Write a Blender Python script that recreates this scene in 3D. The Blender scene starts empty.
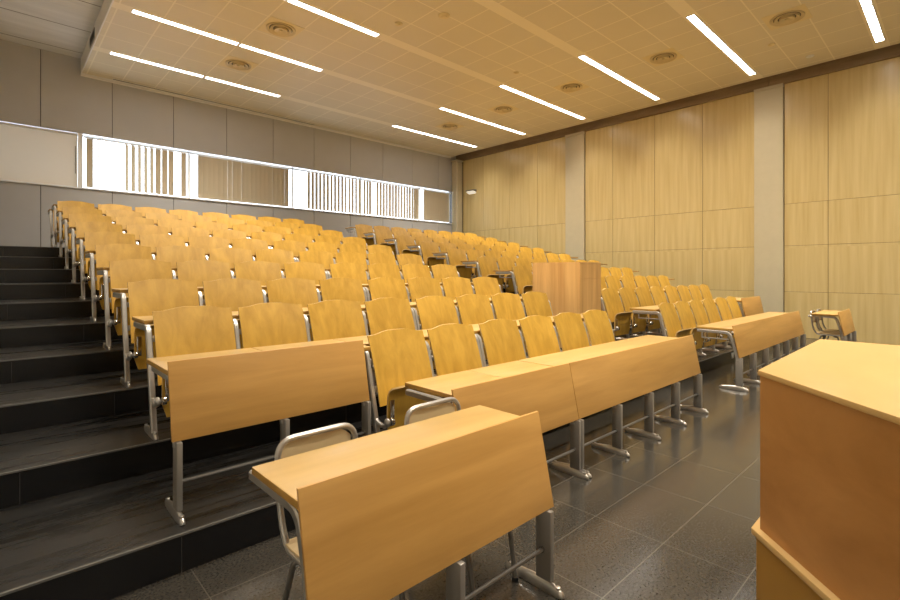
import bpy, bmesh, math, random
from mathutils import Vector, Matrix
PI = math.pi
random.seed(7)
S = bpy.context.scene
C = S.collection

# ------------------------------------------------------------------ layout
CAM_H = 1.4268
YF, P, ST = 1.820, 0.847, 0.1852          # foot line of row 0, row pitch, step rise
NTOP = 10                                  # steps up to the top landing
XR, YB, XL = 12.975, 13.40, -0.75          # room: panelled wall, window wall, stair wall
YFR = -6.6                                 # wall behind the camera
ZC, ZS = 5.83, 6.17                        # tiled ceiling, concrete slab
ORD = ['zeroth', 'first', 'second', 'third', 'fourth', 'fifth', 'sixth', 'seventh', 'eighth', 'ninth', 'tenth', 'eleventh']

# ------------------------------------------------------------------ helpers
def obj(name, bm, mat, parent=None, smooth=True, angle=35):
    me = bpy.data.meshes.new(name)
    bmesh.ops.recalc_face_normals(bm, faces=bm.faces[:])
    bm.to_mesh(me); bm.free()
    mats = mat if isinstance(mat, (list, tuple)) else [mat]
    for m in mats: me.materials.append(m)
    if smooth:
        me.polygons.foreach_set('use_smooth', [True] * len(me.polygons))
        me.set_sharp_from_angle(angle=math.radians(angle))
    o = bpy.data.objects.new(name, me); C.objects.link(o)
    if parent: o.parent = parent
    return o

def tag(o, label=None, cat=None, group=None, kind=None):
    if label: o['label'] = label
    if cat: o['category'] = cat
    if group: o['group'] = group
    if kind: o['kind'] = kind
    return o

def thing(name, label, cat, loc=(0, 0, 0), rz=0, group=None):
    o = bpy.data.objects.new(name, None); C.objects.link(o)
    o.empty_display_size = 0.1
    o.location = loc; o.rotation_euler = (0, 0, rz)
    return tag(o, label, cat, group)

def struct(name, bm, mat, parent=None, smooth=False):
    o = obj(name, bm, mat, parent, smooth)
    if not parent: o['kind'] = 'structure'
    return o

def dup(root, loc, rz=0, label=None, group=None):
    def rec(o, par):
        c = o.copy(); C.objects.link(c); c.parent = par
        for ch in list(o.children): rec(ch, c)
        return c
    r = rec(root, None)
    r.location = loc; r.rotation_euler = (0, 0, rz)
    if label: r['label'] = label
    if group: r['group'] = group
    return r

def box(bm, x0, x1, y0, y1, z0, z1, bev=0, seg=2, mi=0):
    vs = [bm.verts.new(v) for v in ((x0,y0,z0),(x1,y0,z0),(x1,y1,z0),(x0,y1,z0),(x0,y0,z1),(x1,y0,z1),(x1,y1,z1),(x0,y1,z1))]
    fs = [bm.faces.new([vs[i] for i in f]) for f in ((0,3,2,1),(4,5,6,7),(0,1,5,4),(1,2,6,5),(2,3,7,6),(3,0,4,7))]
    for f in fs: f.material_index = mi
    if bev:
        es = list({e for f in fs for e in f.edges})
        bmesh.ops.bevel(bm, geom=es, offset=bev, segments=seg, profile=0.5, affect='EDGES', clamp_overlap=True)

def prism(bm, poly, axis, a, b, bev=0, seg=2, mi=0):
    """poly in the two other axes, extruded along axis from a to b"""
    def pt(p, t):
        return {'x': (t, p[0], p[1]), 'y': (p[0], t, p[1]), 'z': (p[0], p[1], t)}[axis]
    A = [bm.verts.new(pt(p, a)) for p in poly]; B = [bm.verts.new(pt(p, b)) for p in poly]
    n = len(poly)
    fs = [bm.faces.new(A[::-1]), bm.faces.new(B)]
    fs += [bm.faces.new((A[i], A[(i+1) % n], B[(i+1) % n], B[i])) for i in range(n)]
    for f in fs: f.material_index = mi
    if bev:
        es = list({e for f in fs for e in f.edges})
        bmesh.ops.bevel(bm, geom=es, offset=bev, segments=seg, profile=0.5, affect='EDGES', clamp_overlap=True)

def tube(bm, pts, r, n=8, closed=False):
    pts = [Vector(p) for p in pts]
    m = len(pts)
    t0 = (pts[1] - pts[0]).normalized()
    up = Vector((0, 0, 1)) if abs(t0.z) < 0.9 else Vector((1, 0, 0))
    nrm = t0.cross(up).normalized()
    rings, prev = [], t0
    for i, p in enumerate(pts):
        if closed: t = (pts[(i+1) % m] - pts[i-1]).normalized()
        else: t = (pts[min(i+1, m-1)] - pts[max(i-1, 0)]).normalized()
        q = prev.rotation_difference(t); nrm = (q @ nrm).normalized(); prev = t
        b = t.cross(nrm).normalized()
        rings.append([bm.verts.new(p + r * (math.cos(2*PI*k/n) * nrm + math.sin(2*PI*k/n) * b)) for k in range(n)])
    for i in range(m if closed else m - 1):
        A, B = rings[i], rings[(i+1) % m]
        for k in range(n): bm.faces.new((A[k], A[(k+1) % n], B[(k+1) % n], B[k]))
    if not closed:
        bm.faces.new(rings[0][::-1]); bm.faces.new(rings[-1])

def flat_sweep(bm, x, pts, w, d, ch=0.006):
    """path of (y, z) in the plane X = x; flat bar w wide in X and d deep in the plane, chamfered corners"""
    m = len(pts); P2 = [Vector((p[0], p[1])) for p in pts]
    prof = [(-w/2+ch, -d/2), (w/2-ch, -d/2), (w/2, -d/2+ch), (w/2, d/2-ch), (w/2-ch, d/2), (-w/2+ch, d/2), (-w/2, d/2-ch), (-w/2, -d/2+ch)]
    rings = []
    for i in range(m):
        t = (P2[min(i+1, m-1)] - P2[max(i-1, 0)]).normalized()
        nn = Vector((-t.y, t.x))
        rings.append([bm.verts.new((x + a, P2[i].x + b * nn.x, P2[i].y + b * nn.y)) for a, b in prof])
    for i in range(m-1):
        for k in range(8): bm.faces.new((rings[i][k], rings[i][(k+1) % 8], rings[i+1][(k+1) % 8], rings[i+1][k]))
    bm.faces.new(rings[0][::-1]); bm.faces.new(rings[-1])

def rnd(pts, r=0.05, n=5):
    """round the inner corners of a polyline"""
    pts = [Vector(p) for p in pts]; out = [pts[0]]
    for i in range(1, len(pts)-1):
        a, b, c = pts[i-1], pts[i], pts[i+1]
        d1, d2 = (a-b), (c-b); rr = min(r, d1.length*0.48, d2.length*0.48)
        p0, p1 = b + d1.normalized()*rr, b + d2.normalized()*rr
        for k in range(n+1):
            t = k/n; out.append((1-t)**2*p0 + 2*t*(1-t)*b + t*t*p1)
    out.append(pts[-1]); return out

def cyl(bm, c, axis, r, h, n=16, r2=None, bev=0):
    z = {'x': Vector((1,0,0)), 'y': Vector((0,1,0)), 'z': Vector((0,0,1))}[axis]
    q = Vector((0,0,1)).rotation_difference(z).to_matrix().to_4x4()
    M = Matrix.Translation(Vector(c)) @ q
    g = bmesh.ops.create_cone(bm, cap_ends=True, segments=n, radius1=r, radius2=r if r2 is None else r2, depth=h, matrix=M)
    if bev:
        es = [e for e in {e for v in g['verts'] for e in v.link_edges} if any(len(f.verts) > 4 for f in e.link_faces)]
        bmesh.ops.bevel(bm, geom=es, offset=bev, segments=2, profile=0.5, affect='EDGES')

def ball(bm, c, r, sx=1, sy=1, sz=1, n=10):
    M = Matrix.Translation(Vector(c)) @ Matrix.Diagonal((sx, sy, sz, 1))
    bmesh.ops.create_uvsphere(bm, u_segments=n, v_segments=max(6, n//2+2), radius=r, matrix=M)

def lathe(bm, prof, c, n=28):
    """prof of (radius, z) around a vertical axis at c"""
    rings = []
    for r, z in prof:
        rings.append([bm.verts.new((c[0]+r*math.cos(2*PI*k/n), c[1]+r*math.sin(2*PI*k/n), c[2]+z)) for k in range(n)] if r > 1e-5 else [bm.verts.new((c[0], c[1], c[2]+z))])
    for A, B in zip(rings, rings[1:]):
        if len(A) == 1 and len(B) == 1: continue
        for k in range(n):
            if len(A) == 1: bm.faces.new((A[0], B[k], B[(k+1) % n]))
            elif len(B) == 1: bm.faces.new((A[k], A[(k+1) % n], B[0]))
            else: bm.faces.new((A[k], A[(k+1) % n], B[(k+1) % n], B[k]))

NB = bmesh.new

# ------------------------------------------------------------------ materials
class NT:
    def __init__(s, name):
        s.m = bpy.data.materials.new(name); s.m.use_nodes = True
        s.t = s.m.node_tree; s.n = s.t.nodes; s.b = s.n['Principled BSDF']
    def add(s, kind, **kw):
        x = s.n.new(kind)
        for k, v in kw.items(): setattr(x, k, v)
        return x
    def link(s, a, b): s.t.links.new(a, b)
    def inp(s, **kw):
        for k, v in kw.items(): s.b.inputs[k.replace('_', ' ')].default_value = v
        return s
    def math(s, op, a, b=None):
        x = s.add('ShaderNodeMath', operation=op)
        for i, v in enumerate((a, b)):
            if v is None: continue
            if hasattr(v, 'links'): s.link(v, x.inputs[i])
            else: x.inputs[i].default_value = v
        return x.outputs[0]
    def mix(s, fac, a, b):
        x = s.add('ShaderNodeMix', data_type='RGBA')
        for i, v in ((0, fac), (6, a), (7, b)):
            if hasattr(v, 'links'): s.link(v, x.inputs[i])
            else: x.inputs[i].default_value = v if i == 0 else (*v, 1)
        return x.outputs[2]
    def coords(s, scale=(1,1,1), rand=0.0):
        tc = s.add('ShaderNodeTexCoord'); mp = s.add('ShaderNodeMapping')
        mp.inputs['Scale'].default_value = scale
        s.link(tc.outputs['Object'], mp.inputs['Vector'])
        if rand:
            oi = s.add('ShaderNodeObjectInfo')
            v = s.math('MULTIPLY', oi.outputs['Random'], rand)
            cx = s.add('ShaderNodeCombineXYZ')
            for i in range(3): s.link(v, cx.inputs[i])
            s.link(cx.outputs[0], mp.inputs['Location'])
        return mp.outputs[0]

def lin(r, g, b):
    f = lambda c: (c/12.92 if c <= 0.04045 else ((c+0.055)/1.055)**2.4)
    return (f(r/255), f(g/255), f(b/255))

def wood(name, c1, c2, scale, rough=0.4, rand=20.0, contrast=1.0, spec=0.4, tint=0.0):
    k = NT(name)
    v = k.coords(scale, rand)
    n1 = k.add('ShaderNodeTexNoise'); n1.inputs['Scale'].default_value = 1.0; n1.inputs['Detail'].default_value = 6; n1.inputs['Roughness'].default_value = 0.6
    n1.inputs['Distortion'].default_value = 0.4
    k.link(v, n1.inputs['Vector'])
    r = k.add('ShaderNodeValToRGB'); e = r.color_ramp.elements
    e[0].position = 0.5 - 0.22/contrast; e[1].position = 0.5 + 0.22/contrast
    e[0].color = (*c1, 1); e[1].color = (*c2, 1)
    k.link(n1.outputs['Fac'], r.inputs[0])
    col = r.outputs[0]
    if tint:
        oi = k.add('ShaderNodeObjectInfo')
        hs = k.add('ShaderNodeHueSaturation')
        k.link(col, hs.inputs['Color'])
        k.link(k.math('ADD', k.math('MULTIPLY', oi.outputs['Random'], tint), 1 - tint/2), hs.inputs['Value'])
        col = hs.outputs[0]
    k.link(col, k.b.inputs['Base Color'])
    k.inp(Roughness=rough, Specular_IOR_Level=spec)
    return k.m

def plain(name, c, rough=0.5, metal=0.0, spec=0.5, noise=0.0, nscale=20):
    k = NT(name)
    k.inp(Base_Color=(*c, 1), Roughness=rough, Metallic=metal, Specular_IOR_Level=spec)
    if noise:
        v = k.coords((nscale,)*3)
        n = k.add('ShaderNodeTexNoise'); n.inputs['Scale'].default_value = 1.0; n.inputs['Detail'].default_value = 4
        k.link(v, n.inputs['Vector'])
        k.link(k.mix(n.outputs['Fac'], tuple(x*(1-noise) for x in c), tuple(min(1, x*(1+noise)) for x in c)), k.b.inputs['Base Color'])
    return k.m

def emit(name, c, s):
    k = NT(name); k.inp(Base_Color=(0.8, 0.8, 0.8, 1), Emission_Color=(*c, 1), Emission_Strength=s)
    return k.m

def seam_mask(k, sock, period, offset, width):
    """1 on lines every period along a coordinate socket"""
    f = k.math('FRACT', k.math('DIVIDE', k.math('SUBTRACT', sock, offset - width/2), period))
    return k.math('LESS_THAN', f, width/period)

M = {}
M['ply'] = wood('plywood_honey', (0.46, 0.262, 0.032), (0.63, 0.375, 0.058), (11, 11, 1.0), 0.36, 30, 1.2, 0.45, 0.12)
M['ply_edge'] = wood('plywood_edge', (0.62, 0.42, 0.16), (0.74, 0.54, 0.26), (3, 3, 60), 0.5, 10)
M['chair_ply'] = wood('pale_plywood', (0.68, 0.52, 0.28), (0.78, 0.62, 0.37), (2, 9, 9), 0.42, 30)
M['panel'] = wood('laminate_beech_panel', (0.47, 0.250, 0.064), (0.62, 0.348, 0.102), (0.8, 9, 9), 0.38, 40, 1.2, 0.4, 0.05)
M['top'] = wood('laminate_beech_top', (0.51, 0.32, 0.105), (0.61, 0.40, 0.145), (0.8, 9, 9), 0.3, 40, 1.2, 0.5, 0.04)
M['top_edge'] = wood('beech_edge_shaded', (0.40, 0.22, 0.04), (0.47, 0.27, 0.06), (1, 12, 12), 0.4, 20)  # tabletop sides; their shade is put into this darker colour
M['lect'] = wood('lectern_shaded_laminate', (0.36, 0.168, 0.045), (0.50, 0.25, 0.078), (2.2, 2.2, 5), 0.38, 0.01, 1.2)  # darker than the top board: weaker light on the body put into its colour
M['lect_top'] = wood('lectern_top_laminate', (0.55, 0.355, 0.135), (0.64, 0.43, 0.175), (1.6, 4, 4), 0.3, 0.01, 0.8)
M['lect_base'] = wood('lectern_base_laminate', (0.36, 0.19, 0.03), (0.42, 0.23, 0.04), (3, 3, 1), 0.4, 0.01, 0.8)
M['box'] = wood('cabinet_laminate', (0.56, 0.30, 0.10), (0.76, 0.47, 0.18), (9, 9, 0.6), 0.42, 0.01, 1.3)
M['metal'] = plain('silver_painted_steel', (0.50, 0.485, 0.46), 0.34, 0.75)
M['post'] = plain('grey_painted_steel', (0.36, 0.34, 0.31), 0.38, 0.6)
M['foot'] = plain('cast_aluminium', (0.62, 0.60, 0.57), 0.28, 0.9)
M['dark_metal'] = plain('dark_tube', (0.20, 0.19, 0.175), 0.4, 0.6)
M['chrome'] = plain('polished_steel', (0.72, 0.70, 0.67), 0.16, 1.0)
M['black'] = plain('black_plastic', (0.012, 0.012, 0.013), 0.5)
M['white'] = plain('white_plastic', (0.75, 0.74, 0.70), 0.4)
M['column'] = plain('painted_concrete', (0.52, 0.455, 0.305), 0.6, noise=0.06, nscale=6)
M['beam'] = wood('stained_concrete_beam', (0.20, 0.13, 0.065), (0.36, 0.255, 0.14), (6, 1.2, 6), 0.6, 0.01, 0.9)
M['fascia'] = plain('white_fascia', (0.80, 0.79, 0.77), 0.6)
M['frame'] = plain('white_window_frame', (0.80, 0.80, 0.80), 0.35)
M['alu'] = plain('aluminium_trim', (0.62, 0.61, 0.62), 0.3, 0.8)
M['wall_plain'] = plain('painted_wall', (0.76, 0.73, 0.66), 0.7)
M['riser'] = plain('black_granite', (0.010, 0.010, 0.011), 0.22, noise=0.5, nscale=80)
M['lamp'] = emit('lamp_diffuser', (1.0, 0.95, 0.88), 12.0)
LAMP_W = 90.0
M['wlamp'] = emit('wall_lamp_diffuser', (1.0, 0.9, 0.7), 0.6)

def m_floor():
    k = NT('terrazzo_tiles')
    tc = k.add('ShaderNodeTexCoord'); sep = k.add('ShaderNodeSeparateXYZ'); k.link(tc.outputs['Object'], sep.inputs[0])
    g = k.math('MAXIMUM', seam_mask(k, sep.outputs[0], 0.627, 0.69, 0.005), seam_mask(k, sep.outputs[1], 0.395, 1.485, 0.006))
    n = k.add('ShaderNodeTexNoise'); n.inputs['Scale'].default_value = 90; n.inputs['Detail'].default_value = 3; k.link(tc.outputs['Object'], n.inputs['Vector'])
    n2 = k.add('ShaderNodeTexNoise'); n2.inputs['Scale'].default_value = 1.6; n2.inputs['Detail'].default_value = 5; k.link(tc.outputs['Object'], n2.inputs['Vector'])
    r = k.add('ShaderNodeValToRGB'); r.color_ramp.elements[0].position = 0.35; r.color_ramp.elements[1].position = 0.7
    r.color_ramp.elements[0].color = (0.026, 0.0235, 0.020, 1); r.color_ramp.elements[1].color = (0.070, 0.062, 0.050, 1)
    k.link(n.outputs['Fac'], r.inputs[0])
    c = k.mix(k.math('MULTIPLY', n2.outputs['Fac'], 0.5), r.outputs[0], (0.047, 0.042, 0.035))
    c = k.mix(k.math('MULTIPLY', g, 0.7), c, (0.12, 0.105, 0.085))
    k.link(c, k.b.inputs['Base Color'])
    rr = k.math('ADD', k.math('MULTIPLY', n2.outputs['Fac'], 0.14), 0.10)
    k.link(rr, k.b.inputs['Roughness'])
    k.inp(Specular_IOR_Level=0.55)
    return k.m
M['floor'] = m_floor()

def m_tread():
    k = NT('dark_granite_tread')
    n = k.add('ShaderNodeTexNoise'); n.inputs['Scale'].default_value = 1; n.inputs['Detail'].default_value = 7; n.inputs['Roughness'].default_value = 0.7
    k.link(k.coords((0.9, 14, 9)), n.inputs['Vector'])
    f = k.add('ShaderNodeTexNoise'); f.inputs['Scale'].default_value = 70; f.inputs['Detail'].default_value = 2
    k.link(k.coords(), f.inputs['Vector'])
    v = k.math('ADD', k.math('MULTIPLY', n.outputs['Fac'], 0.65), k.math('MULTIPLY', f.outputs['Fac'], 0.35))
    r = k.add('ShaderNodeValToRGB'); r.color_ramp.elements[0].position = 0.36; r.color_ramp.elements[1].position = 0.64
    r.color_ramp.elements[0].color = (0.006, 0.0058, 0.0056, 1); r.color_ramp.elements[1].color = (0.029, 0.028, 0.0265, 1)
    k.link(v, r.inputs[0]); k.link(r.outputs[0], k.b.inputs['Base Color'])
    k.link(k.math('ADD', k.math('MULTIPLY', n.outputs['Fac'], 0.30), 0.14), k.b.inputs['Roughness'])
    k.inp(Specular_IOR_Level=0.4)
    return k.m
M['tread'] = m_tread()
M['nosing'] = plain('pale_step_edge', (0.12, 0.114, 0.105), 0.4)
M['joint'] = plain('riser_joint', (0.035, 0.033, 0.031), 0.6)

def m_veneer():
    k = NT('veneer_wall_panels')
    tc = k.add('ShaderNodeTexCoord'); sep = k.add('ShaderNodeSeparateXYZ'); k.link(tc.outputs['Object'], sep.inputs[0])
    y, z = sep.outputs[1], sep.outputs[2]
    idx = k.math('ADD', k.math('FLOOR', k.math('DIVIDE', k.math('SUBTRACT', y, 0.86), 1.217)), k.math('MULTIPLY', k.math('FLOOR', k.math('MINIMUM', k.math('MULTIPLY', z, 1.005), 3.5)), 7.3))
    wn = k.add('ShaderNodeTexWhiteNoise', noise_dimensions='1D'); k.link(idx, wn.inputs['W'])
    mp = k.add('ShaderNodeMapping'); mp.inputs['Scale'].default_value = (1, 11, 0.55); k.link(tc.outputs['Object'], mp.inputs['Vector'])
    cx = k.add('ShaderNodeCombineXYZ'); k.link(k.math('MULTIPLY', wn.outputs['Value'], 40), cx.inputs[1]); k.link(cx.outputs[0], mp.inputs['Location'])
    n = k.add('ShaderNodeTexNoise'); n.inputs['Scale'].default_value = 1; n.inputs['Detail'].default_value = 5; k.link(mp.outputs[0], n.inputs['Vector'])
    r = k.add('ShaderNodeValToRGB'); r.color_ramp.elements[0].position = 0.25; r.color_ramp.elements[1].position = 0.75
    r.color_ramp.elements[0].color = (0.52, 0.385, 0.160, 1); r.color_ramp.elements[1].color = (0.64, 0.505, 0.245, 1)
    k.link(n.outputs['Fac'], r.inputs[0])
    k.link(r.outputs[0], k.b.inputs['Base Color']); k.inp(Roughness=0.26, Specular_IOR_Level=0.4)
    return k.m
M['veneer'] = m_veneer()

def m_ceiling():
    k = NT('ceiling_tiles')
    tc = k.add('ShaderNodeTexCoord'); sep = k.add('ShaderNodeSeparateXYZ'); k.link(tc.outputs['Object'], sep.inputs[0])
    gx = seam_mask(k, sep.outputs[0], 0.645, 1.49, 0.022)
    rel = k.math('SUBTRACT', sep.outputs[1], 1.10)
    f = k.math('MULTIPLY', k.math('FRACT', k.math('DIVIDE', rel, 2.115)), 2.115)
    inch = k.math('MAXIMUM', k.math('LESS_THAN', f, 0.10), k.math('GREATER_THAN', f, 2.015))      # the flat strip along each lamp row
    s1 = seam_mask(k, f, 0.638, 0.10, 0.022)
    seam = k.math('MAXIMUM', k.math('MULTIPLY', gx, k.math('SUBTRACT', 1.0, inch)), s1)
    n = k.add('ShaderNodeTexNoise'); n.inputs['Scale'].default_value = 2.0; k.link(tc.outputs['Object'], n.inputs['Vector'])
    c = k.mix(n.outputs['Fac'], (0.69, 0.615, 0.455), (0.73, 0.655, 0.49))
    c = k.mix(k.math('MAXIMUM', seam, inch), c, (0.86, 0.78, 0.60))
    k.link(c, k.b.inputs['Base Color']); k.inp(Roughness=0.5, Specular_IOR_Level=0.3)
    return k.m
M['ceil'] = m_ceiling()

def m_backwall():
    k = NT('grey_wall_panels')
    v = k.coords((3, 3, 3))
    n = k.add('ShaderNodeTexNoise'); n.inputs['Scale'].default_value = 1; n.inputs['Detail'].default_value = 3; k.link(v, n.inputs['Vector'])
    k.link(k.mix(n.outputs['Fac'], (0.45, 0.448, 0.455), (0.49, 0.488, 0.495)), k.b.inputs['Base Color'])
    k.inp(Roughness=0.42, Specular_IOR_Level=0.4)
    return k.m
M['grey'] = m_backwall()

def m_slab():
    k = NT('board_marked_concrete')
    tc = k.add('ShaderNodeTexCoord'); sep = k.add('ShaderNodeSeparateXYZ'); k.link(tc.outputs['Object'], sep.inputs[0])
    g = seam_mask(k, sep.outputs[1], 1.25, 0.55, 0.02)
    mp = k.add('ShaderNodeMapping'); mp.inputs['Scale'].default_value = (0.8, 8, 1); k.link(tc.outputs['Object'], mp.inputs['Vector'])
    n = k.add('ShaderNodeTexNoise'); n.inputs['Scale'].default_value = 1; n.inputs['Detail'].default_value = 6; k.link(mp.outputs[0], n.inputs['Vector'])
    c = k.mix(n.outputs['Fac'], (0.60, 0.615, 0.63), (0.86, 0.875, 0.89))
    c = k.mix(g, c, (0.10, 0.095, 0.09))
    k.link(c, k.b.inputs['Base Color']); k.inp(Roughness=0.7)
    return k.m
M['slab'] = m_slab()

def m_glass():
    k = NT('window_glass')
    tr = k.add('ShaderNodeBsdfTransparent'); gl = k.add('ShaderNodeBsdfGlossy'); gl.inputs['Roughness'].default_value = 0.02
    mx = k.add('ShaderNodeMixShader'); mx.inputs[0].default_value = 0.06
    tr.inputs[0].default_value = (0.95, 0.97, 0.98, 1)
    k.link(tr.outputs[0], mx.inputs[1]); k.link(gl.outputs[0], mx.inputs[2])
    out = [x for x in k.n if x.type == 'OUTPUT_MATERIAL'][0]
    k.link(mx.outputs[0], out.inputs['Surface'])
    return k.m
M['glass'] = m_glass()

def m_blind(name, c, t):
    k = NT(name)
    d = k.add('ShaderNodeBsdfDiffuse'); d.inputs[0].default_value = (*c, 1)
    tl = k.add('ShaderNodeBsdfTranslucent'); tl.inputs[0].default_value = (*c, 1)
    mx = k.add('ShaderNodeMixShader'); mx.inputs[0].default_value = t
    k.link(d.outputs[0], mx.inputs[1]); k.link(tl.outputs[0], mx.inputs[2])
    out = [x for x in k.n if x.type == 'OUTPUT_MATERIAL'][0]
    k.link(mx.outputs[0], out.inputs['Surface'])
    return k.m
M['slat'] = m_blind('blind_fabric', (0.52, 0.44, 0.32), 0.10)
M['roller'] = m_blind('roller_fabric', (0.74, 0.68, 0.60), 0.27)

# ------------------------------------------------------------------ the room
def noseY(k): return YF + k*P - (0.115 if k == 1 else 0.042)

bm = NB(); box(bm, XL-0.2, XR+0.3, YFR-0.2, noseY(1) + 0.3, -0.12, 0.0)
struct('floor', bm, M['floor'])

# terrace: one solid per step, each one tread deep
bm = NB()
for k in range(1, NTOP+1):
    y0 = noseY(k); y1 = noseY(k+1) + 0.02 if k < NTOP else YB + 0.02
    z = k*ST; X0, X1 = XL - 0.01, XR + 0.012
    box(bm, X0, X1, y0 + 0.004, y1, z - ST + (0.001 if k == 1 else -0.02), z - 0.03, mi=1)    # riser body
    box(bm, X0, X1, y0 + 0.014, y1, z - 0.03, z, mi=0)                                        # tread slab
    box(bm, X0, X1, y0, y0 + 0.014, z - 0.009, z + 0.0005, mi=2)                              # paler edge strip
    box(bm, X0, X1, y0 + 0.004, y0 + 0.014, z - 0.03, z - 0.009, mi=1)
struct('floor_terrace', bm, [M['tread'], M['riser'], M['nosing']])

# thin joints in the risers
bm = NB()
for k in range(1, NTOP+1):
    for i in range(0, 7):
        x = 0.65 + i*2.0 - (0.55 if k % 2 == 0 else 0)
        if XL < x < XR: box(bm, x-0.0015, x+0.0015, noseY(k)+0.003, noseY(k)+0.006, k*ST-ST+0.001, k*ST-0.017)
struct('trim_1', bm, M['joint'])

# window wall (back)
WZ0, WZ1 = 3.32, 4.515
WX1 = 12.74
bm = NB()
pw = 1.257
xs = [XL] + [0.715 + i*pw for i in range(-1, 11) if 0.715 + i*pw > XL + 0.1] + [XR]
for a, b in zip(xs, xs[1:]):
    box(bm, a+0.006, b-0.006, YB, YB+0.03, NTOP*ST, WZ0-0.03, bev=0.003, seg=1)
    box(bm, a+0.006, b-0.006, YB, YB+0.03, WZ1+0.012, ZS, bev=0.003, seg=1)
box(bm, XL, XR, YB+0.02, YB+0.25, 0, WZ0-0.03, mi=1)
box(bm, XL, XR, YB+0.02, YB+0.25, WZ1+0.012, ZS, mi=1)
box(bm, WX1, XR, YB+0.02, YB+0.25, WZ0-0.03, WZ1+0.012, mi=1)
struct('wall_back', bm, [M['grey'], plain('dark_joint', (0.07, 0.065, 0.06), 0.8)])

# sill and head trims of the window band
bm = NB(); box(bm, XL, WX1, YB-0.03, YB+0.26, WZ0-0.03, WZ0, bev=0.004)
struct('trim_2', bm, M['frame'])
bm = NB(); box(bm, XL, WX1, YB-0.006, YB+0.26, WZ1, WZ1+0.012, bev=0.003)
struct('trim_3', bm, M['alu'])

# windows: frame with panes, set at the outer face of the wall
wins = [(XL, 1.36), (1.36, 3.62), (3.62, 6.40), (6.40, 8.75), (8.75, 11.24), (11.24, WX1)]
for i, (a, b) in enumerate(wins):
    bm = NB(); t = 0.028; y0, y1 = YB+0.16, YB+0.21
    box(bm, a, b, y0, y1, WZ0, WZ0+t); box(bm, a, b, y0, y1, WZ1-0.015, WZ1)
    box(bm, a, a+t, y0, y1, WZ0+t, WZ1-0.015); box(bm, b-t, b, y0, y1, WZ0+t, WZ1-0.015)
    w = tag(obj('window_%d' % (i+1), bm, M['frame'], None, False), kind='structure')
    bm = NB(); box(bm, a+t, b-t, YB+0.182, YB+0.188, WZ0+t, WZ1-0.015)
    obj('pane', bm, M['glass'], w, False)
# white upright between the covered window and the blinds
bm = NB(); box(bm, 1.345, 1.43, YB+0.0, YB+0.15, WZ0, WZ1, bev=0.004)
struct('trim_4', bm, M['frame'])

# panelled wall (side away from the stairs)
WOODZ = 5.69
cols = [(2.80, 3.37), (7.85, 8.50)]
bm = NB()
bays = [[YFR, -1.7, -0.43, 0.79, 2.0, 2.79], [3.38, 4.52, 5.74, 6.95, 7.84], [8.51, 9.60, 10.80, 12.03, 13.06]]
zs = [0.0, 1.01, 2.04, 2.98, WOODZ]
for bay in bays:
    for a, b in zip(bay, bay[1:]):
        for z0, z1 in zip(zs, zs[1:]):
            box(bm, XR, XR+0.02, a+0.004, b-0.004, z0+0.003, z1-0.003, bev=0.002, seg=1)
box(bm, XR+0.012, XR+0.3, YFR, YB, 0, ZS, mi=1)
struct('wall_right', bm, [M['veneer'], plain('panel_joint', (0.16, 0.11, 0.05), 0.7)])
for i, (a, b) in enumerate(cols):
    bm = NB(); box(bm, XR-0.06, XR+0.01, a, b, 0, WOODZ-0.06, bev=0.006); box(bm, XR-0.075, XR+0.01, a-0.005, b+0.005, WOODZ-0.06, WOODZ+0.01, bev=0.006)
    struct('wall_column_%d' % (i+1), bm, M['column'])
bm = NB(); box(bm, XR-0.30, XR+0.01, 13.08, YB-0.001, NTOP*ST, WOODZ-0.05, bev=0.05, seg=3); box(bm, XR-0.33, XR+0.01, 13.05, YB-0.001, WOODZ-0.05, WOODZ+0.01, bev=0.02)
struct('wall_column_3', bm, M['column'])
bm = NB()
for a, b in zip([YFR, 3.085, 8.175], [3.075, 8.165, YB-0.002]): box(bm, XR-0.045, XR+0.01, a, b, WOODZ+0.012, ZS)
box(bm, XR-0.07, XR+0.01, YFR, YB-0.002, WOODZ, WOODZ+0.012)
struct('trim_5', bm, M['beam'])

# stair wall and the wall behind the camera
bm = NB(); box(bm, XL-0.2, XL, YFR, YB+0.25, 0, ZS); struct('wall_left', bm, M['wall_plain'])
bm = NB(); box(bm, XL, XR, YFR-0.2, YFR, 0, ZS); struct('wall_front', bm, M['wall_plain'])

# suspended tiled ceiling with its fascia, and the concrete slab above
CX0, CX1 = 1.39, 12.64
bm = NB(); box(bm, CX0+0.02, CX1, YFR, YB-0.022, ZC, ZC+0.03)
struct('ceiling', bm, M['ceil'])
bm = NB(); box(bm, CX0, CX0+0.02, YFR, YB-0.01, ZC-0.002, ZS)
box(bm, CX0, CX1, YB-0.022, YB-0.004, ZC-0.045, ZC+0.04)
box(bm, CX0+0.02, CX1, YB-0.10, YB-0.022, ZC-0.004, ZC)
struct('ceiling_fascia', bm, M['fascia'])
bm = NB(); box(bm, XL, XR, YFR, YB+0.25, ZS, ZS+0.2)
struct('ceiling_slab', bm, M['slab'])

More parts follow.
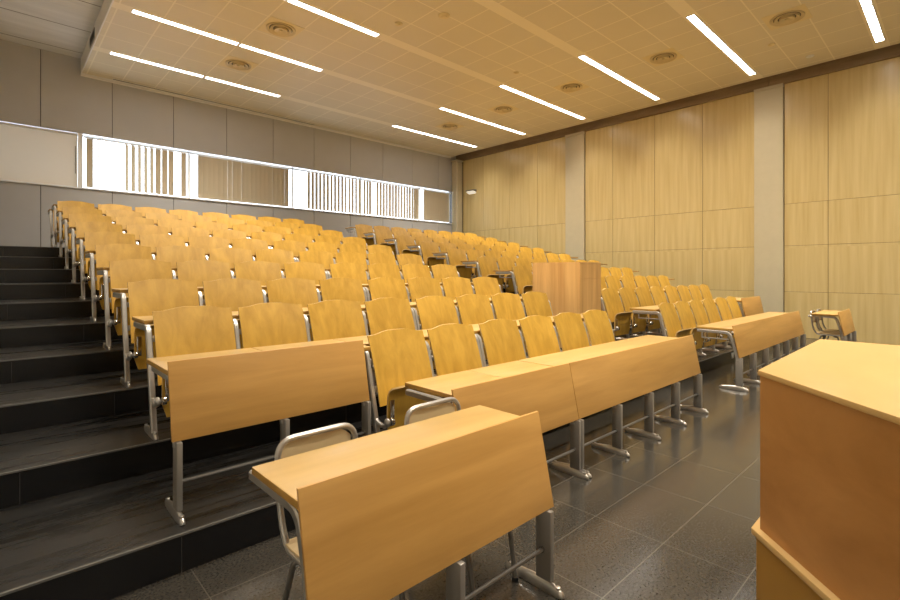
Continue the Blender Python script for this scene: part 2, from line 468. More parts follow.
# ------------------------------------------------------------------ lamps
LROWS = [1.10 + 2.115*i for i in range(-3, 6)]  # front rows, unseen behind the camera, are added to light surfaces facing front
LCOLS = [(1.69, 5.16), (8.66, 12.22)]
def make_lamp(L):
    t = thing('ceiling_light', 'x', 'ceiling light', (0, 0, ZC))
    bm = NB(); w = 0.060
    box(bm, -L/2-0.015, L/2+0.015, -w-0.012, -w, -0.012, -0.001); box(bm, -L/2-0.015, L/2+0.015, w, w+0.012, -0.012, -0.001)
    box(bm, -L/2-0.015, -L/2, -w, w, -0.012, -0.001); box(bm, L/2, L/2+0.015, -w, w, -0.012, -0.001)
    box(bm, -0.028, 0.028, -w, w, -0.016, -0.001)
    obj('housing', bm, M['frame'], t, False)
    for s in (-1, 1):
        bm = NB(); a, b = sorted((s*0.030, s*(L/2-0.002)))
        box(bm, a, b, -w+0.002, w-0.002, -0.010, -0.002)
        obj('diffuser', bm, M['lamp'], t, False)
    ld = bpy.data.lights.new('louvre_lamp', 'AREA'); ld.shape = 'RECTANGLE'; ld.size = L-0.05; ld.size_y = 2*w-0.01
    ld.energy = LAMP_W; ld.color = (1.0, 0.92, 0.78); ld.spread = math.radians(112)
    lo = bpy.data.objects.new('louvre_lamp', ld); C.objects.link(lo); lo.parent = t; lo.location = (0, 0, -0.014)
    return t
for ci, (a, b) in enumerate(LCOLS):
    first = None
    for ri, y in enumerate(LROWS):
        n = len(LROWS) - ri
        lab = 'lit recessed ceiling strip, %s row from the window wall, %s' % (ORD[n], 'above the stair-side seats' if ci == 0 else 'nearer the wood panelled wall')
        if first is None:
            first = make_lamp(b - a); first.location = ((a+b)/2, y, ZC); tag(first, lab, group='strip lights in the ceiling')
        else: dup(first, ((a+b)/2, y, ZC), 0, lab, 'strip lights in the ceiling')

# round air diffusers
VENTS = [(3.765, 8.45), (3.754, 10.5), (9.95, 2.10), (9.95, 4.22), (9.95, 6.38), (9.95, 8.49), (9.95, 10.58)]
def make_vent():
    t = thing('ceiling_air_diffuser', 'x', 'air vent', (0, 0, ZC))
    bm = NB(); box(bm, -0.31, 0.31, -0.31, 0.31, -0.006, -0.001, bev=0.002, seg=1)
    obj('tile_plate', bm, M['vplate'], t, False)
    for r0, r1, z in ((0.255, 0.205, -0.010), (0.185, 0.135, -0.020), (0.115, 0.03, -0.030)):
        bm = NB()
        lathe(bm, [(r0, -0.007), (r0, z-0.012), (r0-0.012, z-0.016), (r1, z+0.006), (r1, -0.007), (r0, -0.007)], (0, 0, 0))
        obj('ring', bm, M['vring'], t)
    bm = NB(); lathe(bm, [(0.0, -0.0065), (0.20, -0.0065), (0.20, -0.0075), (0.0, -0.0075)], (0, 0, 0)); obj('duct', bm, M['vduct'], t)
    bm = NB(); lathe(bm, [(0.0, -0.008), (0.028, -0.01), (0.028, -0.045), (0.0, -0.05)], (0, 0, 0), 14); obj('hub', bm, M['vring'], t)
    return t
M['vplate'] = plain('vent_plate', (0.74, 0.62, 0.36), 0.5)
M['vring'] = plain('vent_ring', (0.62, 0.51, 0.29), 0.4)
M['vduct'] = plain('vent_duct', (0.05, 0.04, 0.025), 0.7)
first = None
for i, (x, y) in enumerate(VENTS):
    if i < 2: lab = 'round ceiling air vent, %s' % ['between the two rear strips over the stair-side seats', 'closest of all to the window wall on the stair side'][::1][i]
    else: lab = 'round ceiling air vent, %s from the window wall in the line nearer the panelled wall' % ORD[7-i]
    if i == 0: lab = 'round ceiling air vent over the stair-side seats, second from the window wall'
    if i == 1: lab = 'round ceiling air vent over the stair-side seats, first from the window wall'
    if first is None:
        first = make_vent(); first.location = (x, y, ZC); tag(first, lab, group='round ceiling vents')
    else: dup(first, (x, y, ZC), 0, lab, 'round ceiling vents')

# small flush discs in the tiles
def disc(name, x, y, r, lab, cat, m):
    bm = NB(); lathe(bm, [(0, -0.001), (r, -0.001), (r, -0.010), (r*0.85, -0.018), (r*0.45, -0.020), (r*0.40, -0.030), (0, -0.032)], (0, 0, 0), 20)
    o = obj(name, bm, m); o.location = (x, y, ZC); tag(o, lab, cat)
disc('smoke_detector', 5.20, 6.85, 0.07, 'small brown disc in the ceiling before a strip end above the middle seats', 'smoke detector', M['vplate'])
disc('ceiling_speaker', 5.60, 6.10, 0.10, 'flush round ceiling speaker beside the small brown disc', 'speaker', M['vplate'])
disc('smoke_detector', 8.35, 6.75, 0.06, 'small pale disc in the ceiling between two strip rows, mid ceiling', 'smoke detector', M['vplate'])
disc('smoke_detector', 10.9, 2.55, 0.06, 'small pale disc beside the frontmost round ceiling vent', 'smoke detector', M['vplate'])
disc('ceiling_speaker', 12.05, 2.15, 0.07, 'small bright disc in the ceiling close to the wood panelled wall', 'speaker', M['fascia'])

# slot diffuser along the rear ceiling edge and the grille on the fascia
t = thing('slot_air_vent', 'long thin dark air slot along the rear edge of the tiled ceiling', 'air vent', (4.45, YB-0.17, ZC))
bm = NB(); box(bm, -2.5, 2.5, -0.035, -0.028, -0.012, -0.001); box(bm, -2.5, 2.5, 0.028, 0.035, -0.012, -0.001); box(bm, -2.5, -2.49, -0.028, 0.028, -0.012, -0.001); box(bm, 2.49, 2.5, -0.028, 0.028, -0.012, -0.001)
obj('rim', bm, M['fascia'], t, False)
bm = NB(); box(bm, -2.49, 2.49, -0.028, 0.028, -0.006, -0.001); obj('slot', bm, M['vduct'], t, False)
t = thing('return_air_grille', 'dark rectangular air grille on the side face of the lowered ceiling', 'air vent', (CX0, 11.6, 5.985))
bm = NB(); box(bm, -0.012, -0.001, -0.30, 0.30, -0.10, -0.085); box(bm, -0.012, -0.001, -0.30, 0.30, 0.085, 0.10); box(bm, -0.012, -0.001, -0.30, -0.285, -0.085, 0.085); box(bm, -0.012, -0.001, 0.285, 0.30, -0.085, 0.085)
obj('frame', bm, M['post'], t, False)
bm = NB(); box(bm, -0.004, -0.001, -0.285, 0.285, -0.085, 0.085)
for i in range(6): prism(bm, [(-0.010, -0.075+i*0.028), (-0.004, -0.063+i*0.028), (-0.004, -0.065+i*0.028), (-0.010, -0.077+i*0.028)], 'y', -0.285, 0.285)
obj('louvre', bm, M['vduct'], t, False)

# small lamp on the panelled wall
t = thing('wall_lamp', 'small dark wedge-shaped lamp high on the wood wall by the rear corner', 'wall light', (XR, 12.55, 4.45))
bm = NB(); prism(bm, [(-0.001, 0.07), (-0.19, 0.05), (-0.19, 0.02), (-0.001, -0.02)], 'y', -0.20, 0.20, bev=0.008)
obj('housing', bm, M['dark_metal'], t)
bm = NB(); prism(bm, [(-0.004, -0.022), (-0.17, 0.014), (-0.15, -0.03), (-0.05, -0.075), (-0.004, -0.08)], 'y', -0.18, 0.18, bev=0.012)
obj('diffuser', bm, M['wlamp'], t)

# ------------------------------------------------------------------ blinds
def slat_bm(bm, x, w, ang, z0, z1):
    c, s = math.cos(ang), math.sin(ang)
    prof = []
    for u, v in ((-w/2, 0), (-w/4, 0.004), (0, 0.0055), (w/4, 0.004), (w/2, 0)): prof.append((u, v))
    prof += [(u, v - 0.0012) for u, v in reversed(prof)]
    prism(bm, [(x + u*c - v*s, u*s + v*c) for u, v in prof], 'z', z0, z1)

def vblind(x0, x1, items, label, pull=None):
    """items: list of (from, to, pitch, angle in degrees, jitter)"""
    t = thing('vertical_blind', label, 'blind', (x0, YB+0.07, WZ0), 0, 'vertical blinds in the window band')
    bm = NB(); box(bm, 0.004, x1-x0-0.004, -0.022, 0.022, WZ1-WZ0-0.070, WZ1-WZ0-0.042, bev=0.003)
    obj('head_rail', bm, M['frame'], t)
    bm = NB()
    for a, b, pitch, ang, jit in items:
        n = max(1, int(round((b-a)/pitch)))
        for i in range(n):
            x = a + (i+0.5)*(b-a)/n - x0
            an = math.radians(ang + random.uniform(-jit, jit))
            slat_bm(bm, x, 0.127, an, 0.03, WZ1-WZ0-0.072)
    obj('slats', bm, M['slat'], t)
    if pull is not None:
        bm = NB(); tube(bm, [(pull-x0, -0.03, WZ1-WZ0-0.03), (pull-x0, -0.032, 0.5), (pull-x0+0.005, -0.03, 0.12)], 0.006, 6)
        obj('pull_chain', bm, M['white'], t)
    return t
t = thing('roller_blind', 'pale closed roller blind filling the window band above the stairs', 'blind', (XL, YB+0.03, WZ0))
bm = NB(); box(bm, 0.02, 1.34-XL, 0.012, 0.016, 0.012, WZ1-WZ0-0.05); obj('cloth', bm, M['roller'], t, False)
bm = NB(); box(bm, 0.02, 1.34-XL, 0.0, 0.028, 0.0, 0.014, bev=0.003); obj('bottom_bar', bm, M['frame'], t)
bm = NB(); cyl(bm, ((1.34-XL)/2+0.01, 0.014, WZ1-WZ0-0.028), 'x', 0.024, 1.32-XL, 14); obj('roller_tube', bm, M['frame'], t)
bm = NB(); tube(bm, [(1.30-XL, -0.012, 0.9), (1.30-XL, -0.012, 0.3)], 0.006, 6); obj('pull_chain', bm, M['black'], t)
# closed slats lie along the wall; turned slats stand nearly along the line of sight and let daylight between
vblind(1.44, 3.58, [(1.49, 1.63, 0.13, 4, 2), (1.70, 1.73, 0.13, 70, 2), (2.20, 2.84, 0.12, 47, 8), (2.84, 3.26, 0.12, 10, 6), (3.40, 3.54, 0.13, 12, 2)], 'vertical blind beside the roller blind, with a wide bright gap', 1.47)
vblind(3.60, 6.36, [(3.80, 6.24, 0.122, 5, 4)], 'closed brown vertical blind with thin light gaps, in mid band')
vblind(6.38, 8.72, [(6.47, 6.52, 0.1, 75, 2), (6.80, 8.70, 0.125, 23, 6)], 'half-open striped vertical blind just after the closed brown one')
vblind(8.74, 11.20, [(8.78, 9.10, 0.125, 17, 5), (9.28, 10.30, 0.125, 15, 5), (10.30, 10.90, 0.125, 12, 4), (10.90, 11.12, 0.11, 4, 3)], 'half-open striped vertical blind before the last plain one')
vblind(11.26, WX1-0.02, [(11.36, 12.62, 0.118, 2, 1)], 'plain closed vertical blind in the corner by the column')

# ------------------------------------------------------------------ furniture: fixed desks and tip-up seats
LEG_W, LEG_D = 0.034, 0.042
SEAT_LEG = rnd([(p[0], p[1], 0) for p in [(0.045, 0.035), (0.095, 0.27), (0.165, 0.54), (0.205, 0.697), (0.30, 0.689), (0.575, 0.689)]], 0.09, 6)
SEAT_LEG = [(v.x, v.y) for v in SEAT_LEG]
PANEL_LEG = rnd([(p[0], p[1], 0) for p in [(0.085, 0.360), (0.115, 0.50), (0.175, 0.692), (0.30, 0.692), (0.55, 0.692)]], 0.10, 6)
PANEL_LEG = [(v.x, v.y) for v in PANEL_LEG]

def foot_bm(x):
    """low arched foot, lens-shaped from above, with a bolt boss near each tip"""
    bm = NB()
    secs = [(-0.034, 0.005, 0.014), (-0.028, 0.010, 0.026), (-0.012, 0.0135, 0.036), (0.02, 0.0155, 0.047), (0.07, 0.0165, 0.054),
            (0.14, 0.0165, 0.052), (0.21, 0.0155, 0.045), (0.265, 0.0125, 0.036), (0.290, 0.009, 0.026), (0.298, 0.0045, 0.014)]
    rings = []
    for y, hw, h in secs:
        ring = []
        for k in range(10):
            a = -0.35 + (PI + 0.7) * k / 9
            ring.append(bm.verts.new((x + hw*math.cos(a)/max(1, 1.0), y, max(0.0008, 0.010 + (h-0.010)*math.sin(a)))))
        rings.append(ring)
    for A, B in zip(rings, rings[1:]):
        for k in range(10): bm.faces.new((A[k], A[(k+1) % 10], B[(k+1) % 10], B[k]))
    bm.faces.new(rings[0][::-1]); bm.faces.new(rings[-1])
    cyl(bm, (x, -0.004, 0.038), 'z', 0.0115, 0.012, 10, bev=0.003)
    cyl(bm, (x, 0.262, 0.036), 'z', 0.0105, 0.010, 10, bev=0.003)
    return bm

MESH = {}
def put(name, key, maker, mat, parent, loc=(0, 0, 0)):
    """one object; the mesh is made once per key and shared"""
    if key not in MESH:
        o = obj(name, maker(), mat, parent); MESH[key] = o.data
    else:
        o = bpy.data.objects.new(name, MESH[key]); C.objects.link(o); o.parent = parent
    o.location = loc
    return o

def bm_of(f, *a, **k):
    def g():
        b = NB(); f(b, *a, **k); return b
    return g

def seat_leg_bm():
    b = NB(); flat_sweep(b, 0, SEAT_LEG, LEG_W, LEG_D); return b
def seat_arm_bm():
    b = NB(); tube(b, rnd([(0, 0.072, 0.235), (0, 0.0, 0.215), (0, -0.042, 0.232)], 0.05, 4), 0.015, 8)
    ball(b, (0, 0.072, 0.237), 0.0172)
    ball(b, (0, -0.050, 0.25), 0.030, 0.57, 1, 1, 12); return b
def panel_leg_bm():
    b = NB(); flat_sweep(b, 0, PANEL_LEG, LEG_W, 0.036); return b
def post_bm():
    b = NB(); box(b, -0.0135, 0.0135, 0.03, 0.108, 0.05, 0.393, bev=0.004); return b
def low_post_bm():
    b = NB(); box(b, -0.0135, 0.0135, 0.026, 0.108, 0.05, 0.363, bev=0.004); return b
def shelf_bm():
    b = NB(); box(b, -0.010, 0.010, 0.185, 0.50, 0.600, 0.616, bev=0.004); box(b, -0.010, 0.010, 0.484, 0.50, 0.616, 0.672, bev=0.003); return b

def desk_unit(loc, n, w, label, name='bench_desk', panel=False, seats=True, ov=(0.0165, 0.0165), back=0.632, split=False, povl=None, cat='desk', group=None, rod=True, pz=0.396, py=0.052, pov=None, shelf=True, pt=0.782):
    """a desk of n places on n+1 legs; its own front panel where no seat row stands before it"""
    t = thing(name, label, cat, loc, 0, group)
    x0, x1 = -ov[0], n*w + ov[1]
    front = 0.124 if panel else 0.246
    xl = x0 if povl is None else -povl
    xp = x1 if pov is None else n*w + pov
    def top_bm(a, b):
        def g():
            m = NB(); box(m, a, b, front, back, 0.711, 0.740, bev=0.006)
            for f in m.faces:
                if abs(f.normal.z) < 0.5: f.material_index = 1
            return m
        return g
    cuts = [x0, x1] if not split else [x0, (x0+x1)/2, x1]
    for a, b in zip(cuts, cuts[1:]):
        a2 = a + (0.0008 if a > x0 else 0); b2 = b - (0.0008 if b < x1 else 0)
        put('tabletop', ('top', round(a2, 4), round(b2, 4), front, back), top_bm(a2, b2), [M['top'], M['top_edge']], t)
    for i in range(n+1):
        x = i*w
        if panel:
            lg = put('leg', 'post' if pz > 0.38 else 'lowpost', post_bm if pz > 0.38 else low_post_bm, M['post'], t, (x, 0, 0))
            put('upper_bracket', 'pleg', panel_leg_bm, M['metal'], lg)
        else:
            lg = put('leg', 'sleg', seat_leg_bm, M['metal'], t, (x, 0, 0))
            if seats: put('seat_arm', 'sarm', seat_arm_bm, M['metal'], lg)
        put('foot', 'foot', lambda: foot_bm(0), M['foot'], lg)
        if shelf and i in (0, n): put('shelf_bracket', 'shelf', shelf_bm, M['metal'], lg)
    if panel:
        def pb():
            m = NB(); e = 0.018
            prism(m, [(py, pz), (py+0.014, pz), (0.145, pt), (0.131, pt)], 'x', xl-0.004, xp+0.004, bev=0.0025)
            return m
        put('front_panel', ('panel', pz, pt, round(xl, 3), round(xp, 3)), pb, M['panel'], t)
    if panel and rod:
        def rb():
            m = NB()
            for i in range(n):
                tube(m, [(i*w+0.0145, 0.07, 0.185), ((i+1)*w-0.0145, 0.07, 0.185)], 0.009, 8)
                cyl(m, (i*w+0.018, 0.07, 0.185), 'x', 0.015, 0.007, 12); cyl(m, ((i+1)*w-0.018, 0.07, 0.185), 'x', 0.015, 0.007, 12)
            return m
        put('stretcher', ('rod', n, round(w, 4)), rb, M['dark_metal'], t)
    return t

def ply_sheet(bm, nu, nv, fn, th):
    """curved sheet: fn(u, v) -> point on the front face; th thick along +y"""
    F = [[bm.verts.new(fn(u/nu, v/nv)) for u in range(nu+1)] for v in range(nv+1)]
    B = [[bm.verts.new(Vector(fn(u/nu, v/nv)) + Vector((0, th, 0))) for u in range(nu+1)] for v in range(nv+1)]
    for v in range(nv):
        for u in range(nu):
            bm.faces.new((F[v][u], F[v][u+1], F[v+1][u+1], F[v+1][u])); bm.faces.new((B[v][u], B[v+1][u], B[v+1][u+1], B[v][u+1]))
    e = []
    for v in range(nv):
        e.append(bm.faces.new((F[v][0], F[v+1][0], B[v+1][0], B[v][0]))); e.append(bm.faces.new((F[v][nu], B[v][nu], B[v+1][nu], F[v+1][nu])))
    for u in range(nu):
        e.append(bm.faces.new((F[0][u], B[0][u], B[0][u+1], F[0][u+1]))); e.append(bm.faces.new((F[nv][u], F[nv][u+1], B[nv][u+1], B[nv][u])))
    for f in e: f.material_index = 1

def smooth01(t): t = max(0, min(1, t)); return t*t*(3-2*t)

def make_seat(w):
    t = thing('tip_up_seat', 'x', 'seat', (0, 0, 0), 0)
    a, b = 0.031, w - 0.0205
    def back(u, v):
        x = a + (b-a)*u
        crest = 0.797 + 0.024*smooth01((u-0.08)/0.30)*smooth01((0.97-u)/0.34)
        z = 0.325 + (crest-0.325)*v
        e = abs(2*u-1)
        # rounded lower and upper corners
        y = 0.075 + 0.150*(z-0.325)/0.47 + 0.016*(1-e*e) - 0.012*math.sin(PI*v)
        return Vector((x, y, z))
    bm = NB(); ply_sheet(bm, 16, 8, back, 0.011)
    obj('backrest', bm, [M['ply'], M['ply_edge']], t, True, 50)
    prof = [(0.012, 0.125), (0.004, 0.20), (-0.002, 0.28), (-0.006, 0.36), (-0.011, 0.41), (-0.022, 0.440), (-0.040, 0.458), (-0.062, 0.466)]
    sa, sb = 0.036, w - 0.036
    bm = NB(); nu = 16
    def pt(i, u, off):
        y, z = prof[i]
        j0, j1 = max(i-1, 0), min(i+1, len(prof)-1)
        d = Vector((prof[j1][0]-prof[j0][0], prof[j1][1]-prof[j0][1])).normalized(); nrm = Vector((d.y, -d.x))
        # narrow towards the curled lip: rounded front corners
        k = max(0, (i-4)/3.0); ins = 0.045*k*k*k
        if i == 0: ins = 0.03
        if i == 1: ins = 0.006
        x = (sa+ins) + (sb-sa-2*ins)*u
        bow = 0.012*(1-(2*u-1)**2)
        return Vector((x, y + nrm.x*off + bow, z + nrm.y*off))
    th = 0.012
    A = [[bm.verts.new(pt(i, u/nu, 0)) for u in range(nu+1)] for i in range(len(prof))]
    B = [[bm.verts.new(pt(i, u/nu, th)) for u in range(nu+1)] for i in range(len(prof))]
    n = len(prof)
    for i in range(n-1):
        for u in range(nu):
            bm.faces.new((A[i][u], A[i][u+1], A[i+1][u+1], A[i+1][u])); bm.faces.new((B[i][u], B[i+1][u], B[i+1][u+1], B[i][u+1]))
        for f in (bm.faces.new((A[i][0], A[i+1][0], B[i+1][0], B[i][0])), bm.faces.new((A[i][nu], B[i][nu], B[i+1][nu], A[i+1][nu]))): f.material_index = 1
    for u in range(nu):
        for f in (bm.faces.new((A[0][u], B[0][u], B[0][u+1], A[0][u+1])), bm.faces.new((A[n-1][u], A[n-1][u+1], B[n-1][u+1], B[n-1][u]))): f.material_index = 1
    obj('seat_pan', bm, [M['ply'], M['ply_edge']], t, True, 50)
    for s in (0, 1):
        x = 0.036 if s == 0 else w - 0.036
        bm = NB(); cyl(bm, (x, -0.050, 0.25), 'x', 0.027, 0.026, 14, bev=0.005)
        sg = 1 if s == 0 else -1
        box(bm, min(x+sg*0.013, x+sg*0.045), max(x+sg*0.013, x+sg*0.045), -0.022, -0.012, 0.235, 0.385, bev=0.003)
        obj('seat_mount', bm, M['chrome'], t)
    bm = NB()
    for zz in (0.44, 0.62):
        yy = 0.075 + 0.150*(zz-0.325)/0.47 + 0.006
        box(bm, 0.018, 0.06, yy+0.002, yy+0.020, zz-0.02, zz+0.02, bev=0.003); box(bm, w-0.05, w-0.018, yy+0.002, yy+0.020, zz-0.02, zz+0.02, bev=0.003)
    obj('back_bracket', bm, M['metal'], t)
    return t

SG = {'s': 'tip-up seats in the block beside the stairs', 'w': 'tip-up seats in the block beside the panelled wall'}
PROTO = {}
def place_seat(x, k, w, blk, i):
    lev = min(k, NTOP)
    lab = ('honey plywood tip-up seat, %s from the stairs, %s row of the stair-side block' if blk == 's'
           else 'honey plywood tip-up seat, %s from the aisle, %s row of the wall-side block') % (ORD[i], ORD[k])
    loc = (x, YF + k*P, lev*ST)
    if round(w, 4) not in PROTO:
        PROTO[round(w, 4)] = make_seat(w); o = PROTO[round(w, 4)]; o.location = loc; tag(o, lab, group=SG[blk])
    else: dup(PROTO[round(w, 4)], loc, 0, lab, SG[blk])

UG = {'s': 'bench desks in the block beside the stairs', 'w': 'bench desks in the block beside the panelled wall'}
def place_unit(x, k, n, w, blk, end, **kw):
    lev = min(k, NTOP)
    lab = 'wooden bench desk behind the %s seat row, %s end of the %s block' % (ORD[k], end, 'stair-side' if blk == 's' else 'wall-side')
    kw.setdefault('shelf', blk == 'w')
    return desk_unit((x, YF + k*P, lev*ST), n, w, kw.pop('label', lab), group=UG[blk], **kw)

WS, GAP = 0.5595, 0.036
SX = 0.745
W1 = 0.5545
WW = 0.5535
RX = 6.585
RX1, WW1 = 6.640, 0.544
# stair-side block
for k in range(2, 12):
    x = SX
    place_unit(x, k, 4, WS, 's', 'stair')
    for i in range(4): place_seat(x + i*WS, k, WS, 's', i+1)
    if k == 11: continue
    x2 = SX + 4*WS + GAP
    place_unit(x2, k, 4, WS, 's', 'aisle')
    for i in range(4): place_seat(x2 + i*WS, k, WS, 's', i+5)
# first seat row: two places left free, then a desk of two and a desk of four
xb = SX + 8*WS + GAP - 4*W1; xa = xb - GAP - 2*W1
place_unit(xa, 1, 2, W1, 's', 'stair', label='short two-place bench desk behind the two frontmost seats nearest the stairs', split=True)
for i in range(2): place_seat(xa + i*W1, 1, W1, 's', i+1)
place_unit(xb, 1, 4, W1, 's', 'aisle')
for i in range(4): place_seat(xb + i*W1, 1, W1, 's', i+3)
# desks with a front panel
FG = 'desks with a sloping wooden front panel'
desk_unit((0.675, YF + P - 0.012, ST), 2, 0.5625, 'wood panelled two-place desk on the lowest step beside the stairs', 'front_panel_desk', True, False, (0.026, 0.075), 0.64, True, group=FG, pov=0.012, pt=0.789, shelf=False)
desk_unit((1.862, YF - 0.01, 0), 2, 0.561, 'short wood panelled desk on the floor, just behind the loose front desk', 'front_panel_desk', True, False, (-0.018, 0.012), 0.605, True, group=FG, povl=0.012, shelf=False)
desk_unit((3.020, YF - 0.01, 0), 4, 0.5615, 'long wood panelled desk on the floor before the middle seats', 'front_panel_desk', True, False, (0.012, 0.035), 0.61, False, group=FG, shelf=False)
# wall-side block
for k in range(2, 11):
    x = RX
    place_unit(x, k, 4, WW, 'w', 'aisle')
    for i in range(4): place_seat(x + i*WW, k, WW, 'w', i+1)
    x2 = RX + 4*WW + GAP
    place_unit(x2, k, 4, WW, 'w', 'wall', ov=(0.0165, 0.18 if k == 2 else 0.44))
    for i in range(4): place_seat(x2 + i*WW, k, WW, 'w', i+5)
x2 = RX1 + 4*WW1 + GAP
place_unit(RX1, 1, 4, WW1, 'w', 'aisle', ov=(0.0, 0.0165))
for i in range(4): place_seat(RX1 + i*WW1, 1, WW1, 'w', i+1)
place_unit(x2, 1, 2, WW1, 'w', 'wall', label='short two-place bench desk behind the two frontmost seats nearest the panelled wall')
for i in range(2): place_seat(x2 + i*WW1, 1, WW1, 'w', i+5)
desk_unit((x2 + 2*WW1 + GAP, YF + P, ST), 2, WW, 'wood panelled desk end on the lowest step, beside the frontmost wall-side seats', 'front_panel_desk', True, False, (0.012, 0.03), 0.632, group=FG)
desk_unit((6.597, YF - 0.01, 0), 6, 0.566, 'longest wood panelled desk, six places, on the floor before the wall-side seats', 'front_panel_desk', True, False, (-0.03, 0.02), 0.575, group=FG, povl=0.02)
# loose desks on the floor
desk_unit((0.690, 1.232, 0), 2, 0.560, 'loose wood panelled two-place desk nearest the camera, two chairs tucked in', 'front_panel_desk', True, False, (0.026, 0.036), 0.505, group=FG, shelf=False, pz=0.368, py=0.044)
desk_unit((10.185, 1.292, 0), 2, 0.50, 'small loose panelled desk standing alone by the wood panelled wall', 'front_panel_desk', True, False, (0.06, 0.06), 0.50, group=FG, shelf=False)

# ------------------------------------------------------------------ loose chairs
def make_chair():
    t = thing('stacking_chair', 'x', 'chair', (0, 0, 0))
    r = 0.0125; hw = 0.175
    side = lambda s: [(s*hw, -0.16, 0.380), (s*hw, 0.150, 0.380), (s*hw, 0.205, 0.48), (s*(hw+0.002), 0.237, 0.765)]
    L = side(-1); R = side(1)
    bm = NB(); tube(bm, rnd(L + R[::-1], 0.075, 6), r, 10)
    obj('back_frame', bm, M['metal'], t)
    for s in (-1, 1):
        for y0, y1, ex in ((-0.13, -0.185, -0.04), (0.10, 0.20, 0.022)):
            bm = NB(); tube(bm, rnd([(s*(hw-0.03), y0*0.6, 0.355), (s*(hw-0.004 if ex > 0 else hw-0.03), y0*0.98, 0.352), (s*(hw+ex), y1, 0.014)], 0.04, 5), 0.0115, 10)
            lg = obj('leg', bm, M['dark_metal'], t)
            bm = NB(); cyl(bm, (s*(hw+ex), y1, 0.010), 'z', 0.015, 0.019, 12); obj('foot_cap', bm, M['black'], lg)
    bm = NB()
    for y in (-0.078, 0.06): tube(bm, [(-(hw-0.03), y, 0.355), (hw-0.03, y, 0.355)], 0.0115, 8)
    obj('cross_tube', bm, M['dark_metal'], t)
    bm = NB(); box(bm, -0.185, 0.185, -0.19, 0.165, 0.393, 0.405, bev=0.006)
    obj('seat', bm, M['chair_ply'], t)
    bm = NB()
    f = lambda u, v: Vector((-0.158 + 0.316*u, 0.214 + 0.012*math.sin(PI*u) + (0.56+0.178*v-0.50)*0.118, 0.56 + 0.188*v - 0.05*max(0, abs(2*u-1)-0.72)**1.5*4*(v)))
    ply_sheet(bm, 14, 4, f, 0.009)
    obj('backrest', bm, [M['chair_ply'], M['ply_edge']], t)
    return t
CG = 'tubular chairs tucked under the loose desks'
c0 = make_chair(); c0.location = (0.985, 1.615, 0); tag(c0, 'tubular school chair under the near loose desk, the one closer to the stairs', group=CG)
dup(c0, (1.625, 1.615, 0), 0, 'tubular school chair under the near loose desk, the one farther from the stairs', CG)
dup(c0, (10.435, 1.585, 0), 0, 'tubular chair at the small lone desk, on its aisle side', CG)
dup(c0, (10.935, 1.585, 0), 0, 'tubular chair at the small lone desk, on its wall side', CG)

# ------------------------------------------------------------------ lectern by the camera
t = thing('lectern', 'large angled wooden lectern with pale flat top, beside the camera', 'lectern', (1.90, -0.2, 0))
ox, oy = 1.90, -0.2
def offs(poly, d):
    n = len(poly); out = []
    for i in range(n):
        p0, p1, p2 = (Vector(poly[i-1]), Vector(poly[i]), Vector(poly[(i+1) % n]))
        d1, d2 = (p1-p0).normalized(), (p2-p1).normalized()
        n1, n2 = Vector((d1.y, -d1.x)), Vector((d2.y, -d2.x))
        b = (n1+n2); b = b/ (1 + n1.dot(n2))
        out.append(tuple(p1 + b*d))
    return out
A_, B_ = (1.875, 0.478), (2.98, 0.492)
D_ = (1.875-0.714*1.05, 0.478-0.70*1.05)
poly = [A_, D_, (1.70, -1.05), (2.98, -1.05), B_]
poly = [(x-ox, y-oy) for x, y in poly]      # counter-clockwise
area = sum(poly[i-1][0]*poly[i][1]-poly[i][0]*poly[i-1][1] for i in range(5))
sg = 1 if area > 0 else -1
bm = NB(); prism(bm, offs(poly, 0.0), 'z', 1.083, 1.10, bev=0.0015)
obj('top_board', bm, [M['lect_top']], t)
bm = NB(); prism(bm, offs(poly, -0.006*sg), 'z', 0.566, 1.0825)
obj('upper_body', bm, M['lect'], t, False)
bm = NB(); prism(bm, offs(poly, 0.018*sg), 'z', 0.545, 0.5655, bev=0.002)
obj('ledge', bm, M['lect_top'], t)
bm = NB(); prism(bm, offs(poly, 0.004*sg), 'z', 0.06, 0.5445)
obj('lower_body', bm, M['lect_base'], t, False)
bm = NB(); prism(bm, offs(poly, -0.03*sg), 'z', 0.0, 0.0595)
obj('plinth', bm, M['black'], t, False)

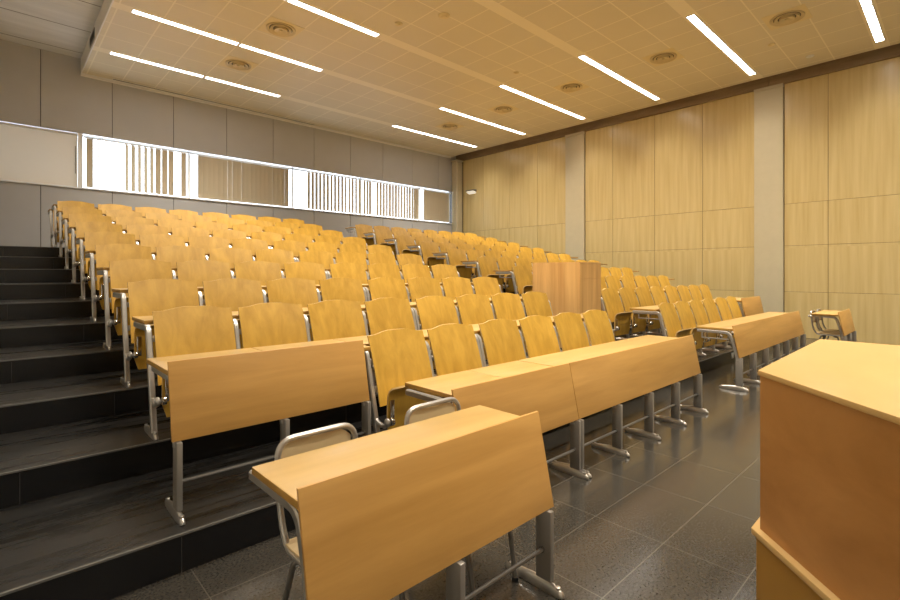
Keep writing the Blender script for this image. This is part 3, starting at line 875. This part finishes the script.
# ------------------------------------------------------------------ cabinet in the middle aisle
bx, by, bz = 5.665, 3.50, 2*ST
t = thing('equipment_cabinet', 'tall plain wooden cabinet standing in the aisle between the seat blocks', 'cabinet', (bx, by, bz))
H = 1.205; W_, D2 = 0.54, 0.78
bm = NB(); box(bm, 0, W_, 0.019, D2, 0.03, H-0.02, bev=0.001, seg=1); obj('carcass', bm, M['box'], t, False)
bm = NB(); box(bm, 0, W_, 0.0, D2, H-0.0195, H, bev=0.0015); obj('top_board', bm, M['box'], t, False)
bm = NB(); box(bm, 0.001, W_-0.001, 0.0, 0.018, 0.98, H-0.022, bev=0.001, seg=1); obj('drawer', bm, M['box'], t, False)
bm = NB(); box(bm, 0.001, W_-0.001, 0.0, 0.018, 0.03, 0.976, bev=0.001, seg=1); obj('door', bm, M['box'], t, False)
bm = NB(); box(bm, 0.03, W_-0.03, 0.04, D2-0.03, 0.0, 0.0295); obj('plinth', bm, M['black'], t, False)

# sockets in the first riser
for i, x in enumerate((8.62, 8.86)):
    s = thing('power_socket', 'white square socket in the lowest riser, the one %s the aisle' % ('nearer' if i == 0 else 'farther from'), 'socket', (x, noseY(1)+0.004, 0.105), 0, 'sockets in the riser')
    bm = NB(); box(bm, -0.045, 0.045, -0.012, -0.001, -0.045, 0.045, bev=0.004); obj('face_plate', bm, M['white'], s)
    bm = NB(); cyl(bm, (0, -0.013, 0), 'y', 0.022, 0.004, 16); obj('outlet', bm, M['white'], s)

# ------------------------------------------------------------------ world, camera, view
w = bpy.data.worlds.new('daylight'); S.world = w; w.use_nodes = True
bg = w.node_tree.nodes['Background']
bg.inputs[0].default_value = (0.80, 0.89, 1.0, 1); bg.inputs[1].default_value = 6.0

cam = bpy.data.cameras.new('camera'); co = bpy.data.objects.new('camera', cam); C.objects.link(co)
co.location = (0, 0, CAM_H)
co.rotation_euler = (PI/2, 0, math.radians(46.7426 - 90))
cam.sensor_width = 36; cam.lens = 484.356/900*36; cam.shift_y = -(300-273.07)/900
cam.clip_start = 0.02; cam.clip_end = 100
S.camera = co
S.view_settings.view_transform = 'Standard'; S.view_settings.look = 'None'
S.view_settings.gamma = 1; S.view_settings.exposure = 0.0
S.cycles.max_bounces = 8; S.cycles.diffuse_bounces = 4
S.cycles.sample_clamp_indirect = 6
